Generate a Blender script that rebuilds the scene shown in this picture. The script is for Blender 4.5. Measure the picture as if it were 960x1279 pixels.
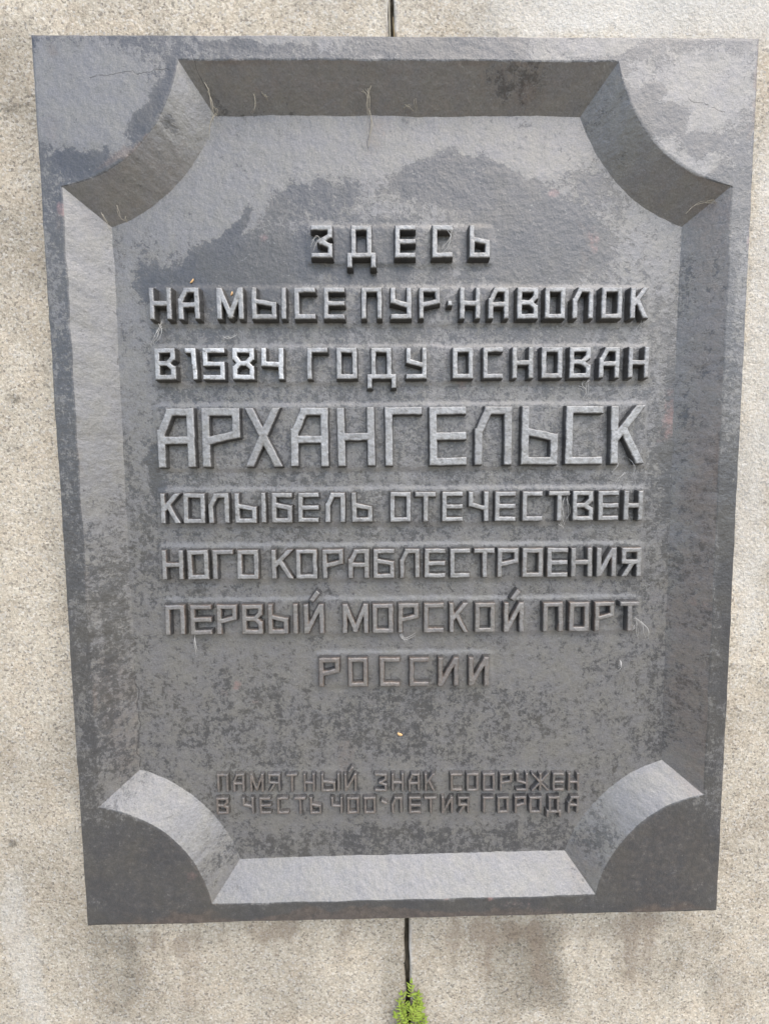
import bpy, math, random
import numpy as np
from mathutils import Matrix, Vector

# ------------------------------------------------------------------ scene
scn = bpy.context.scene
C = scn.collection
for o in list(bpy.data.objects):
    bpy.data.objects.remove(o)
rng = random.Random(7)
ZC = 1.60                                     # height of the plaque's centre above the pavement (m)

# ------------------------------------------------------------------ camera
cam = bpy.data.cameras.new('camera')
cam.sensor_fit = 'VERTICAL'
cam.sensor_height = 24.0
cam.lens = 560 / 1279 * 24.0
cam.clip_start = 0.01
cam.clip_end = 200
camo = bpy.data.objects.new('camera', cam)
C.objects.link(camo)
right = Vector((0.999827, -0.015876, -0.009676))
down = Vector((-0.010829, -0.074182, -0.997186))
fwd = Vector((0.015114, 0.997118, -0.074341))
M = Matrix((right, -down, -fwd)).transposed().to_4x4()
M.translation = Vector((-0.02951, -0.52916, 0.03656 + ZC))
camo.matrix_world = M
scn.camera = camo

# ------------------------------------------------------------------ light
SUN_EL, SUN_AZ = math.radians(56), math.radians(143)     # azimuth clockwise from +Y; the wall faces -Y
world = bpy.data.worlds.new('World')
scn.world = world
world.use_nodes = True
nt = world.node_tree
nt.nodes.clear()
out = nt.nodes.new('ShaderNodeOutputWorld')
bg = nt.nodes.new('ShaderNodeBackground')
sky = nt.nodes.new('ShaderNodeTexSky')
sky.sky_type = 'NISHITA'
sky.sun_disc = False
sky.sun_elevation = SUN_EL
sky.sun_rotation = SUN_AZ
sky.dust_density = 1.6
sky.air_density = 1.0
hs = nt.nodes.new('ShaderNodeHueSaturation')
hs.inputs['Saturation'].default_value = 0.85            # thin cloud takes most of the blue out
tc = nt.nodes.new('ShaderNodeTexCoord')
sp = nt.nodes.new('ShaderNodeSeparateXYZ')
mr = nt.nodes.new('ShaderNodeMapRange')
mr.inputs['From Min'].default_value = -0.06
mr.inputs['From Max'].default_value = 0.10
mx = nt.nodes.new('ShaderNodeMix')
mx.data_type = 'RGBA'
mx.inputs['A'].default_value = (1.32, 1.24, 1.14, 1)      # the paving below the horizon
nt.links.new(tc.outputs['Generated'], sp.inputs[0])
nt.links.new(sp.outputs['Z'], mr.inputs['Value'])
nt.links.new(mr.outputs['Result'], mx.inputs['Factor'])
nt.links.new(sky.outputs[0], hs.inputs['Color'])
nt.links.new(hs.outputs[0], mx.inputs['B'])
nt.links.new(mx.outputs['Result'], bg.inputs['Color'])
bg.inputs['Strength'].default_value = 0.135
nt.links.new(bg.outputs[0], out.inputs['Surface'])

sun = bpy.data.lights.new('sun', 'SUN')
sun.energy = 1.15
sun.angle = math.radians(75)
sun.color = (1.0, 0.93, 0.83)
suno = bpy.data.objects.new('sun', sun)
C.objects.link(suno)
sd = Vector((math.sin(SUN_AZ) * math.cos(SUN_EL), math.cos(SUN_AZ) * math.cos(SUN_EL), math.sin(SUN_EL)))
suno.rotation_euler = sd.to_track_quat('Z', 'Y').to_euler()
suno.location = (0, -3, 4)

scn.view_settings.view_transform = 'Standard'
scn.view_settings.look = 'None'
scn.view_settings.exposure = 1.24
scn.view_settings.gamma = 1.0

# ------------------------------------------------------------------ measured layout (mm from the plaque's centre)
LINES = [
  (12.5, 6.0, -0.00077, 331.5, 294.7, [('З', -104.0, -78.8), ('Д', -57.4, -33.1), ('Е', -6.0, 18.3), ('С', 37.5, 61.9), ('Ь', 81.2, 105.7)]),
  (12.5, 6.0, -0.00218, 261.2, 224.8, [('Н', -294.2, -268.2), ('А', -260.8, -235.6), ('М', -216.0, -184.2), ('Ы', -174.9, -134.1), ('С', -125.2, -99.9), ('Е', -90.5, -65.5), ('П', -46.2, -21.7), ('У', -11.8, 13.3), ('Р', 21.8, 46.9), ('·', 55.9, 61.1), ('Н', 70.1, 94.8), ('А', 103.9, 128.6), ('В', 138.1, 163.4), ('О', 171.5, 195.9), ('Л', 204.5, 229.4), ('О', 238.9, 263.9), ('К', 273.5, 295.6)]),
  (12, 6.0, -0.00211, 192.2, 155.3, [('В', -291.3, -266.8), ('1', -255.5, -241.4), ('5', -234.8, -208.9), ('8', -199.9, -173.9), ('4', -165.9, -139.3), ('Г', -111.8, -87.1), ('О', -76.7, -51.9), ('Д', -35.7, -10.9), ('У', 6.3, 31.1), ('О', 61.8, 86.7), ('С', 98.3, 122.3), ('Н', 133.4, 158.9), ('О', 168.5, 194.1), ('В', 202.3, 228.0), ('А', 238.1, 263.3), ('Н', 273.5, 298.8)]),
  (10, 9.6, -0.00113, 122.8, 51.9, [('А', -293.5, -248.6), ('Р', -240.0, -194.0), ('Х', -188.2, -144.0), ('А', -133.8, -88.0), ('Н', -77.4, -31.9), ('Г', -19.8, 25.8), ('Е', 34.0, 79.3), ('Л', 89.1, 135.0), ('Ь', 146.2, 191.3), ('С', 200.1, 246.3), ('К', 255.6, 297.5)]),
  (10, 6.0, -0.00404, 20.0, -16.9, [('К', -293.6, -269.5), ('О', -265.6, -239.5), ('Л', -235.6, -210.4), ('Ы', -203.6, -165.7), ('Б', -158.9, -133.6), ('Е', -126.7, -101.4), ('Л', -93.6, -69.1), ('Ь', -61.3, -35.9), ('О', -14.3, 11.2), ('Т', 16.2, 41.7), ('Е', 49.6, 75.2), ('Ч', 82.1, 106.8), ('Е', 114.7, 140.4), ('С', 148.3, 173.6), ('Т', 181.0, 206.8), ('В', 210.8, 236.2), ('Е', 242.6, 268.0), ('Н', 274.5, 298.4)]),
  (10, 6.0, -0.00613, -50.2, -87.0, [('Н', -294.9, -268.6), ('О', -263.7, -237.8), ('Г', -232.9, -207.9), ('О', -203.0, -176.6), ('К', -160.9, -134.3), ('О', -130.9, -104.8), ('Р', -98.4, -72.2), ('А', -66.8, -40.6), ('Б', -35.7, -9.5), ('Л', -3.0, 21.8), ('Е', 27.7, 53.6), ('С', 59.5, 84.4), ('Т', 89.4, 114.8), ('Р', 118.3, 144.8), ('О', 149.3, 175.3), ('Е', 180.3, 206.3), ('Н', 210.3, 236.9), ('И', 242.4, 267.1), ('Я', 273.6, 298.8)]),
  (10, 6.0, -0.00637, -118.9, -156.8, [('П', -294.2, -269.6), ('Е', -263.2, -237.0), ('Р', -230.6, -205.4), ('В', -199.5, -173.7), ('Ы', -167.3, -130.1), ('Й', -123.1, -97.8), ('М', -74.9, -42.5), ('О', -37.5, -11.5), ('Р', -5.5, 20.0), ('С', 26.5, 51.6), ('К', 58.6, 82.2), ('О', 90.8, 115.9), ('Й', 127.0, 152.2), ('П', 176.4, 201.7), ('О', 209.3, 234.6), ('Р', 241.7, 266.6), ('Т', 273.7, 298.1)]),
  (9, 5.8, -0.01141, -188.9, -226.5, [('Р', -105.8, -79.6), ('О', -69.1, -44.4), ('С', -29.2, -3.5), ('С', 8.2, 33.0), ('И', 44.6, 70.5), ('И', 83.2, 109.1)]),
  (6, 2.9, -0.01783, -344.5, -368.2, [('П', -239.5, -225.2), ('А', -219.1, -204.8), ('М', -197.6, -180.1), ('Я', -174.0, -158.6), ('Т', -150.9, -137.0), ('Н', -128.8, -114.4), ('Ы', -106.1, -82.4), ('Й', -76.2, -60.7), ('З', -37.0, -21.4), ('Н', -15.2, 0.3), ('А', 6.5, 21.1), ('К', 27.3, 40.8), ('С', 61.0, 76.1), ('О', 81.9, 97.0), ('О', 103.2, 118.3), ('Р', 125.1, 140.8), ('У', 146.5, 161.7), ('Ж', 166.9, 188.9), ('Е', 194.2, 208.8), ('Н', 214.1, 228.8)]),
  (6, 2.9, -0.01731, -376.3, -398.5, [('В', -241.7, -226.3), ('Ч', -207.8, -193.4), ('Е', -186.2, -171.8), ('С', -163.5, -149.1), ('Т', -141.4, -126.9), ('Ь', -121.2, -106.8), ('4', -93.8, -79.3), ('0', -73.1, -58.1), ('0', -51.3, -36.3), ('-', -29.0, -21.7), ('Л', -15.5, -2.0), ('Е', 6.9, 22.0), ('Т', 27.2, 42.8), ('И', 49.6, 64.2), ('Я', 71.0, 85.6), ('Г', 103.4, 117.0), ('О', 122.3, 137.0), ('Р', 144.8, 159.5), ('О', 164.2, 180.0), ('Д', 189.5, 203.1), ('А', 214.7, 228.9)]),
]
FIELD_STAINS = [  # x, z, rx, rz (mm), tilt (deg), channel, amount
  (-243, 397, 112.4, 67.5, 20, 0, 0.5),
  (2, 436, 256.2, 46.5, 0, 0, 0.42),
  (281, 320, 53.6, 70.1, 0, 0, 0.12),
  (182, 443, 76.2, 35.8, 0, 0, 0.3),
  (310, 198, 29.7, 116.7, 0, 0, 0.03),
  (-323, 201, 23.9, 124.3, 0, 0, 0.15),
  (-190, 289, 95.4, 33.3, 15, 0, -0.6),
  (-238, 280, 47.6, 18.5, 10, 0, -0.35),
  (-203, 337, 30.2, 8.2, 40, 0, -0.6),
  (87, 382, 90.8, 32.7, -6, 0, -0.64),
  (165, 320, 77.5, 48.3, -10, 0, -0.64),
  (40, 398, 42.8, 16.2, 10, 0, -0.5),
  (106, 407, 47.6, 9.0, 0, 0, -0.35),
  (-37, 311, 57.5, 37.0, 0, 0, -0.3),
  (-103, 366, 56.8, 18.1, 20, 0, -0.25),
  (1, 218, 323.3, 57.1, 0, 0, -0.05),
  (-3, -276, 377.1, 209.9, 0, 0, 0.12),
  (-189, -272, 123.5, 64.7, 0, 0, -0.12),
  (59, -282, 146.3, 54.3, 0, 0, -0.14),
  (-4, -438, 266.5, 27.0, 0, 0, -0.14),
  (289, -260, 63.2, 98.4, 0, 0, -0.06),
  (-311, 47, 13.7, 39.4, 0, 0, -0.3),
  (-296, 266, 19.0, 27.8, 0, 0, -0.25),
  (334, 71, 14.1, 120.9, 0, 0, -0.25),
  (246, 366, 19.3, 27.5, 30, 0, -0.2),
  (188, 372, 7.7, 5.5, 0, 2, 0.6),
  (226, 313, 6.8, 18.6, 0, 2, 0.5),
  (330, 100, 16.1, 27.6, 0, 2, 0.55),
  (218, 306, 5.8, 37.3, 0, 1, 0.3),
  (-161, 324, 6.6, 6.4, 0, 2, 0.5),
  (76, 151, 6.9, 7.7, 0, 2, 0.5),
  (-212, -224, 7.1, 6.3, 0, 2, 0.5),
  (-230, -235, 8.1, 4.2, 0, 2, 0.45),
  (-188, -245, 5.1, 5.3, 0, 2, 0.45),
  (188, 91, 5.0, 4.9, 0, 2, 0.5),
  (-76, -307, 12.4, 32.6, 0, 1, 0.35),
  (-4, -368, 264.1, 44.3, 0, 1, 0.12),
  (-26, 447, 15.0, 23.1, 0, 1, 0.35),
  (-310, -249, 50.8, 42.6, 0, 1, 0.15),
  (-244, -380, 10.4, 22.0, 0, 1, 0.2),
  (326, -133, 20.7, 63.3, 0, 1, 0.2),
  (59, -67, 40.5, 15.3, 0, 0, -0.15),
]
CRACKS = [
  ((-339, 477), (-250, 486), 0.75),
  ((-95, 519), (-90, 498), 0.8),
  ((323, 458), (365, 443), 0.6),
  ((-337, -204), (-339, -332), 1.1),
  ((-33, 455), (-35, 420), 0.8),
  ((-230, 504), (-214, 471), 0.7),
]
FRAME_STAINS_AND_SHADE = [  # x, z, rx, rz (mm), tilt (deg), channel, amount
  (-342, 462, 78.4, 58.1, 20, 0, 0.5),
  (-384, 482, 25.9, 41.1, 0, 0, 0.2),
  (-273, 433, 40.4, 18.3, 38, 0, -0.7),
  (-310, 404, 26.4, 8.4, 30, 0, 0.2),
  (-359, 385, 33.4, 13.5, 10, 0, -0.6),
  (-237, 466, 8.7, 24.8, 0, 0, -0.3),
  (-387, 425, 10.5, 16.7, 0, 1, 0.35),
  (-377, 508, 6.9, 6.5, 0, 1, 0.5),
  (-139, 510, 87.6, 11.4, 0, 0, 0.3),
  (-161, 500, 52.5, 4.9, 0, 0, -0.4),
  (54, 509, 97.5, 9.9, 0, 0, -0.3),
  (205, 508, 62.6, 13.2, 0, 0, 0.3),
  (341, 473, 54.3, 46.4, 0, 0, 0.35),
  (335, 401, 36.6, 34.4, 0, 0, 0.35),
  (304, 435, 23.6, 13.6, 20, 0, -0.9),
  (283, 460, 16.3, 10.1, 30, 0, -0.5),
  (365, 377, 33.1, 12.1, 0, 0, -0.8),
  (345, 422, 27.4, 11.9, 0, 0, -0.7),
  (268, 481, 14.4, 16.7, 0, 0, 0.2),
  (398, 469, 4.5, 59.3, 0, 1, 0.6),
  (400, 318, 5.6, 26.4, 0, 2, 0.6),
  (395, 198, 17.0, 167.5, 0, 0, 0.12),
  (394, -66, 19.6, 149.8, 0, 0, -0.22),
  (-401, 193, 12.6, 173.1, 0, 0, 0.08),
  (-395, -56, 13.1, 196.0, 0, 0, -0.06),
  (-379, 338, 5.3, 8.5, 0, 2, 0.8),
  (-383, 324, 3.5, 13.7, 0, 1, 0.4),
  (-310, 396, 35.2, 4.2, 30, 1, 0.7),
  (-283, 408, 12.3, 3.4, 35, 1, 0.6),
  (-306, -457, 109.5, 75.4, 0, 0, -0.14),
  (-6, -511, 432.3, 17.5, 0, 0, -0.2),  # lower frame darkened: the ground's dark reflection put into its colour
  (320, -456, 92.7, 76.7, 0, 0, -0.14),
  (-306, -457, 109.5, 75.4, 0, 1, 0.22),
  (320, -456, 92.7, 76.7, 0, 1, 0.3),
  (-6, -523, 443.4, 9.9, 0, 1, 0.55),
  (157, -509, 61.6, 8.8, 0, 2, 0.22),
  (55, -492, 7.1, 4.3, 0, 2, 0.6),
  (-266, -456, 6.0, 12.8, -60, 2, 0.5),
  (108, -496, 4.1, 4.4, 0, 2, 0.8),
  (-288, -509, 60.1, 8.7, 0, 1, 0.4),
  (292, -391, 40.7, 8.5, 40, 1, 0.35),
]
BEVEL_STAINS_AND_LIGHT = [  # x, z, rx, rz (mm), tilt (deg), channel, amount; wear plus painted light by facing
  (2, 483, 275.2, 39.4, 0, 0, 0.3),
  (2, 483, 275.2, 39.4, 0, 1, 0.38),  # brown shade of the downward face painted in
  (139, 488, 41.3, 18.8, 0, 0, -0.35),
  (148, 478, 12.9, 8.6, 0, 1, 0.2),
  (-283, 388, 81.9, 79.0, 0, 0, 0.2),
  (308, 384, 84.8, 80.5, 0, 0, 0.22),
  (318, 366, 56.7, 53.7, 0, 1, 0.3),
  (-302, 366, 72.9, 35.1, 30, 1, 0.3),
  (-258, 431, 9.0, 8.6, 30, 0, -0.4),
  (-230, 461, 22.5, 42.8, 0, 0, 0.15),
  (-368, 242, 36.9, 281.5, 0, 0, 0.2),  # left bevel lightened: sky light from the right painted in
  (-361, -220, 39.4, 243.3, 0, 0, -0.1),
  (-353, -261, 29.7, 94.4, 0, 1, 0.3),
  (368, 202, 32.9, 171.8, 0, 0, 0.05),
  (368, 202, 32.9, 191.4, 0, 1, 0.4),  # right bevel browned, here and below: its dull reflection painted in
  (364, -170, 34.6, 234.0, 0, 0, 0.0),
  (364, -170, 34.6, 234.0, 0, 1, 0.5),
  (367, -119, 20.2, 10.2, 0, 2, 0.35),
  (-5, -478, 271.8, 44.5, 0, 0, 0.3),  # bottom bevel and lower corners: sky light put into the colour
  (-309, -383, 75.7, 53.9, -40, 0, 0.22),
  (321, -365, 73.0, 43.6, 30, 0, 0.25),
  (-232, -467, 18.4, 44.1, 20, 0, -0.08),
  (239, -445, 14.7, 55.6, -20, 0, -0.1),
  (229, -461, 14.7, 44.6, -20, 1, 0.3),
  (99, -480, 12.5, 20.0, 0, 0, 0.2),
]
WALL_STAINS_AND_LIGHT = [  # x, z, rx, rz (mm), tilt (deg), channel, amount
  (-302, -617, 17.4, 83.6, 0, 1, 0.5),
  (-342, -583, 4.3, 16.4, 0, 1, 0.8),
  (-308, -593, 8.6, 16.5, 0, 1, 0.8),
  (-190, -585, 5.4, 11.8, 0, 1, 0.6),
  (-175, -609, 4.4, 9.5, 0, 1, 0.5),
  (-109, -632, 4.4, 6.0, 0, 1, 0.5),
  (150, -594, 11.1, 9.5, 0, 1, 0.4),
  (95, -598, 3.3, 14.3, 0, 1, 0.5),
  (256, -609, 6.7, 36.1, 0, 1, 0.4),
  (306, -622, 9.0, 36.2, 0, 1, 0.35),
  (216, -584, 167.2, 14.3, 0, 1, 0.3),
  (455, -687, 27.3, 55.5, 0, 1, 0.4),
  (455, -687, 34.2, 61.7, 0, 0, -0.15),
  (402, -655, 15.8, 98.3, 0, 0, 0.25),
  (-515, -599, 25.7, 130.9, 0, 0, 0.25),
  (-430, -625, 64.8, 83.5, 0, 0, -0.07),
  (61, -663, 336.5, 73.0, 0, 0, -0.12),  # wide band, makes the low wall darker
  (218, -680, 67.5, 61.3, 0, 1, 0.2),
  (-158, -609, 120.5, 35.7, 0, 0, 0.12),
  (-446, 542, 37.0, 52.6, 0, 0, -0.22),
  (-455, 472, 11.2, 7.1, 0, 0, -0.2),
  (365, 590, 232.1, 53.2, 0, 0, 0.3),  # brightness of the upper right wall painted into the stone
  (146, 589, 287.1, 35.1, 0, 0, 0.15),  # painted brightness continued along the top
  (457, 131, 30.9, 366.5, 0, 0, 0.3),  # painted brightness down the right side
  (475, -415, 33.1, 23.0, 0, 1, 0.3),
  (-448, 233, 38.6, 194.6, 0, 1, 0.12),
  (-5, -673, 33.3, 60.8, 0, 0, -0.2),
  (-520, -438, 6.3, 5.6, 0, 0, -0.9),
  (-478, 137, 7.8, 5.8, 0, 0, -0.4),
  (-503, -273, 41.2, 222.2, 0, 0, 0.06),
  (-211, -590, 6.9, 41.9, 0, 1, 0.38),
  (112, -582, 3.4, 17.6, 0, 1, 0.45),
  (-193, -579, 13.0, 26.0, 0, 1, 0.34),
  (290, -601, 9.8, 39.0, 0, 1, 0.25),
  (119, -610, 8.5, 59.3, 0, 1, 0.42),
  (150, -582, 10.9, 17.5, 0, 1, 0.38),
  (-158, -573, 11.7, 15.7, 0, 1, 0.34),
  (190, -613, 10.5, 60.0, 0, 1, 0.48),
  (-81, -603, 7.7, 55.4, 0, 1, 0.48),
  (325, -588, 4.7, 19.4, 0, 1, 0.27),
  (399, -603, 9.7, 37.0, 0, 1, 0.29),
  (12, -590, 6.8, 34.0, 0, 1, 0.38),
  (77, -611, 10.1, 61.1, 0, 1, 0.48),
  (307, -620, 10.1, 66.1, 0, 1, 0.25),
  (311, -619, 12.5, 64.7, 0, 1, 0.37),
  (186, -589, 11.6, 25.1, 0, 1, 0.37),
  (-172, -574, 11.6, 17.3, 0, 1, 0.5),
  (-335, -596, 7.2, 54.9, 0, 1, 0.25),
  (-165, -599, 11.8, 53.6, 0, 1, 0.21),
  (102, -581, 10.4, 16.5, 0, 1, 0.3),
  (328, -620, 8.5, 65.6, 0, 1, 0.5),
  (-152, -575, 9.1, 18.0, 0, 1, 0.21),
  (-245, -584, 9.2, 34.9, 0, 1, 0.25),
  (-372, -597, 6.3, 58.4, 0, 1, 0.49),
  (341, -599, 8.0, 33.9, 0, 1, 0.36),
  (127, -601, 8.9, 45.0, 0, 1, 0.39),
  (380, -648, 36.9, 85.7, 0, 0, -0.11),
  (192, -643, 29.0, 85.2, 0, 0, -0.13),
  (412, -649, 37.4, 85.8, 0, 0, -0.1),
  (-399, -626, 32.8, 83.6, 0, 0, -0.1),
  (-392, -626, 38.3, 83.6, 0, 0, -0.09),
  (-359, -627, 38.7, 83.7, 0, 0, -0.11),
  (157, -642, 32.1, 85.1, 0, 0, -0.08),
  (207, -643, 23.0, 85.2, 0, 0, -0.15),
  (155, -642, 49.2, 85.1, 0, 0, -0.13),
  (-5, -584, 444.2, 26.1, 0, 0, -0.1),
  (-5, -578, 443.9, 16.6, 0, 1, 0.16),
]
JOINT = ((-7.5, 596.6), (5.6, -721.2))
COBWEBS = [
  ('pale twist of cobweb hanging between the beginnings of the second and third lines', 28.8, [[(-283.3, 225.8), (-289.5, 214.6), (-291.8, 206.2), (-297.0, 198.7)], [(-288.2, 223.1), (-282.8, 215.5), (-285.1, 206.2), (-295.0, 199.6)], [(-290.4, 217.5), (-287.8, 209.9), (-295.9, 200.6)], [(-284.5, 220.2), (-286.8, 211.8), (-290.9, 205.3)]]),
  ('short white cobweb fibre lying above the date digits', 28.8, [[(-211.2, 207.7), (-205.5, 205.8), (-198.8, 206.7), (-197.7, 211.4)], [(-208.3, 208.6), (-202.7, 205.8)]]),
  ('hanging cobweb threads under the fourth line from the end of the date line', 28.8, [[(224.7, 156.7), (218.9, 148.0), (224.1, 140.2), (223.3, 131.5)], [(225.7, 153.7), (227.9, 146.0), (226.2, 136.3), (231.3, 130.4)], [(217.0, 146.1), (223.0, 142.2)], [(229.7, 155.7), (223.9, 148.0)]]),
  ('ragged cobweb caught between two letters in the middle of the fifth line', 28.8, [[(203.8, 12.1), (198.0, 2.1), (200.3, -13.0), (196.4, -24.1)], [(209.8, 17.1), (203.9, 10.1), (207.3, -8.0), (201.4, -20.1)], [(199.4, -22.1), (202.6, -28.2)], [(193.8, 7.2), (197.1, -7.9), (203.5, -23.1)]]),
  ('loose cobweb fibres beside the last letter of the seventh line', 28.8, [[(296.8, -142.8), (303.3, -151.3), (306.7, -161.8), (310.1, -168.2)], [(299.0, -147.0), (297.3, -158.5), (301.8, -170.2)], [(304.2, -149.2), (310.8, -158.7), (313.2, -169.3)], [(295.0, -152.2), (291.2, -161.6)]]),
  ('white cobweb fibres under the second letter of the seventh line', 28.8, [[(-259.6, -156.3), (-258.9, -165.7), (-260.3, -174.0), (-259.7, -184.4)], [(-260.7, -158.4), (-258.1, -169.9), (-257.4, -178.2)]]),
  ('pair of crossed white fibres under the end of the seventh line', 28.8, [[(280.9, -201.6), (276.9, -206.9), (271.9, -214.2)], [(278.8, -199.4), (274.9, -207.9)]]),
  ('cobweb inside the first letter of the top line', 19.2, [[(-103.6, 308.5), (-99.7, 313.9), (-95.9, 316.6), (-91.3, 312.1)], [(-100.9, 303.1), (-97.0, 310.3), (-94.1, 315.7)], [(-102.5, 313.9), (-98.0, 306.7)]]),
  ('dusty web across the open letter near the end of the top line', 19.2, [[(60.1, 328.1), (58.2, 317.2), (55.4, 306.4), (50.6, 301.0)], [(56.3, 324.5), (59.1, 315.4), (54.4, 303.7)], [(48.7, 304.6), (55.4, 310.9), (60.1, 319.0)]]),
  ('fine cobweb fibres below the end of the city name line', 28.8, [[(265.2, 59.4), (267.5, 49.5), (262.6, 41.6)], [(283.3, 58.3), (286.7, 47.3), (286.0, 37.3)], [(277.8, 41.4), (268.9, 33.5), (266.1, 25.5)]]),
  ('loose cobweb under the middle of the seventh line', 28.8, [[(-5.2, -156.0), (0.9, -163.4), (8.0, -163.6), (17.3, -159.5)], [(-2.2, -161.3), (3.9, -166.6), (10.1, -164.6)]]),
  ('fine web draped under the last letter of the second line', 28.8, [[(291.8, 229.1), (289.1, 222.4), (285.4, 214.8), (286.6, 207.2)], [(296.8, 228.1), (292.2, 218.6)]]),
]
STRAWS = [
  ('tuft of dry straw stuck on the underside of the top moulding, near the middle', 19.2, [[(-36.7, 477.6), (-35.9, 469.0), (-35.1, 458.6), (-34.4, 446.5)], [(-29.3, 482.8), (-34.0, 472.4), (-35.1, 460.3)], [(-42.3, 475.8), (-37.8, 469.0), (-36.1, 456.9)], [(-37.7, 475.9), (-35.0, 467.3), (-33.4, 450.0)], [(-34.2, 456.9), (-30.8, 439.5), (-33.7, 426.5), (-35.7, 415.1)]]),
  ('dry fibre hanging at the upper left corner where two mouldings meet', 17.6, [[(-223.5, 491.9), (-215.1, 474.0), (-211.1, 459.5), (-207.8, 450.9)], [(-215.0, 475.7), (-212.1, 456.9), (-209.1, 439.7)], [(-210.3, 456.9), (-204.2, 450.1), (-207.1, 444.9)], [(-207.9, 450.1), (-212.9, 438.0), (-216.2, 420.7)]]),
  ('pale straw lying along the upper right curved moulding', 14.4, [[(330.8, 339.5), (340.0, 346.7), (351.1, 351.2), (362.5, 352.0)], [(353.0, 352.0), (358.8, 348.5), (364.4, 350.3)], [(356.7, 353.8), (366.3, 351.1)]]),
  ('wisp of straw under the top moulding left of the middle', 22.4, [[(-165.6, 474.6), (-163.1, 467.7), (-164.3, 459.0), (-168.2, 452.1)], [(-158.2, 478.1), (-152.9, 469.4), (-148.3, 471.2)], [(-153.8, 472.9), (-150.2, 467.7)]]),
  ('short dry fibre at the lower edge of the top moulding, right of the middle', 25.6, [[(4.9, 463.6), (9.5, 461.9), (14.2, 463.7)], [(7.7, 465.4), (11.4, 460.1), (15.1, 459.3)], [(18.9, 474.2), (17.9, 465.4), (19.8, 460.2)]]),
  ('grey fibre on the upper left curved moulding above the left edge', 19.2, [[(-324.5, 351.6), (-321.3, 342.7), (-318.0, 335.6), (-312.6, 333.0)], [(-342.5, 342.8), (-335.7, 332.1), (-333.4, 323.2)], [(-315.1, 339.2), (-312.6, 333.0)]]),
]

# ------------------------------------------------------------------ helpers
def vnoise(x, z, size, seed):
    """smooth value noise in [-1, 1], cell size in mm"""
    r = np.random.RandomState(seed)
    T = r.uniform(-1, 1, (257, 257))
    u, v = np.asarray(x, float) / size + 1000.3, np.asarray(z, float) / size + 1000.7
    i, j = np.floor(u).astype(int), np.floor(v).astype(int)
    fu, fv = u - i, v - j
    fu, fv = fu * fu * (3 - 2 * fu), fv * fv * (3 - 2 * fv)
    i, j, i1, j1 = i % 256, j % 256, (i + 1) % 256, (j + 1) % 256
    return (T[i, j] * (1 - fu) + T[i1, j] * fu) * (1 - fv) + (T[i, j1] * (1 - fu) + T[i1, j1] * fu) * fv


def fbm(x, z, size, seed, octaves=4):
    s, a, t = 0, 1.0, 0
    for k in range(octaves):
        s = s + a * vnoise(x, z, size / 2 ** k, seed + 17 * k)
        t += a
        a *= .55
    return s / t * 1.6


def stain_light_map(x, z, patches, base, top=1.0):
    """wear channels of a surface, painted light included 2 red primer; soft ellipses with ragged outlines"""
    x, z = np.asarray(x, float), np.asarray(z, float)
    wx = x + 9 * fbm(x, z, 34, 5, 5) + 14 * vnoise(x, z, 95, 6)
    wz = z + 9 * fbm(x, z, 34, 91, 5) + 14 * vnoise(x, z, 95, 92)
    ch = [np.full(x.shape, float(b)) for b in base]
    for (cx, cz, rx, rz, tilt, c, a) in patches:
        t = math.radians(tilt)
        small = max(rx, rz) < 18
        dx, dz = ((x + (wx - x) * .3) - cx, (z + (wz - z) * .3) - cz) if small else (wx - cx, wz - cz)
        u = (dx * math.cos(t) + dz * math.sin(t)) / max(rx, 1.5)
        v = (-dx * math.sin(t) + dz * math.cos(t)) / max(rz, 1.5)
        d = np.sqrt(u * u + v * v)
        k = np.clip((1.35 - d) / (.7 if small else .75), 0, 1)
        ch[c] = ch[c] + a * k * k * (3 - 2 * k)
    ch[0] = np.minimum(ch[0], top)
    return np.clip(np.stack(ch, -1), 0, 1)


def mesh_np(name, V, F, mat, parent=None, wear=None, loc=(0, 0, 0), smooth=True):
    V = np.asarray(V, float)
    F = np.asarray(F, int)
    me = bpy.data.meshes.new(name)
    me.vertices.add(len(V))
    me.vertices.foreach_set('co', (V / 1000).astype(np.float32).ravel())
    n = F.shape[1]
    me.loops.add(F.size)
    me.loops.foreach_set('vertex_index', F.astype(np.int32).ravel())
    me.polygons.add(len(F))
    me.polygons.foreach_set('loop_start', np.arange(0, F.size, n, dtype=np.int32))
    me.polygons.foreach_set('loop_total', np.full(len(F), n, dtype=np.int32))
    me.update(calc_edges=True)
    me.polygons.foreach_set('use_smooth', np.full(len(F), smooth))
    if wear is not None:
        a = me.color_attributes.new('wear', 'FLOAT_COLOR', 'POINT')
        a.data.foreach_set('color', np.c_[wear, np.ones(len(V))].astype(np.float32).ravel())
    me.validate()
    if mat:
        me.materials.append(mat)
    o = bpy.data.objects.new(name, me)
    C.objects.link(o)
    if parent:
        o.parent = parent
    o.location = tuple(v / 1000 for v in loc)
    return o


def grid_faces(nu, nv, keep=None, flip=False):
    i, j = np.meshgrid(np.arange(nu - 1), np.arange(nv - 1), indexing='ij')
    a = i * nv + j
    F = np.stack([a, a + nv, a + nv + 1, a + 1], -1).reshape(-1, 4)
    if keep is not None:
        F = F[keep[F].any(1)]
    return F[:, ::-1] if flip else F


def compact(V, F, *extra):
    used = np.unique(F)
    m = np.full(len(V), -1)
    m[used] = np.arange(len(used))
    return (V[used], m[F]) + tuple(e[used] for e in extra)


def thing(o, label, cat, group=None):
    o['label'] = label
    o['category'] = cat
    if group:
        o['group'] = group
    return o


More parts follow.
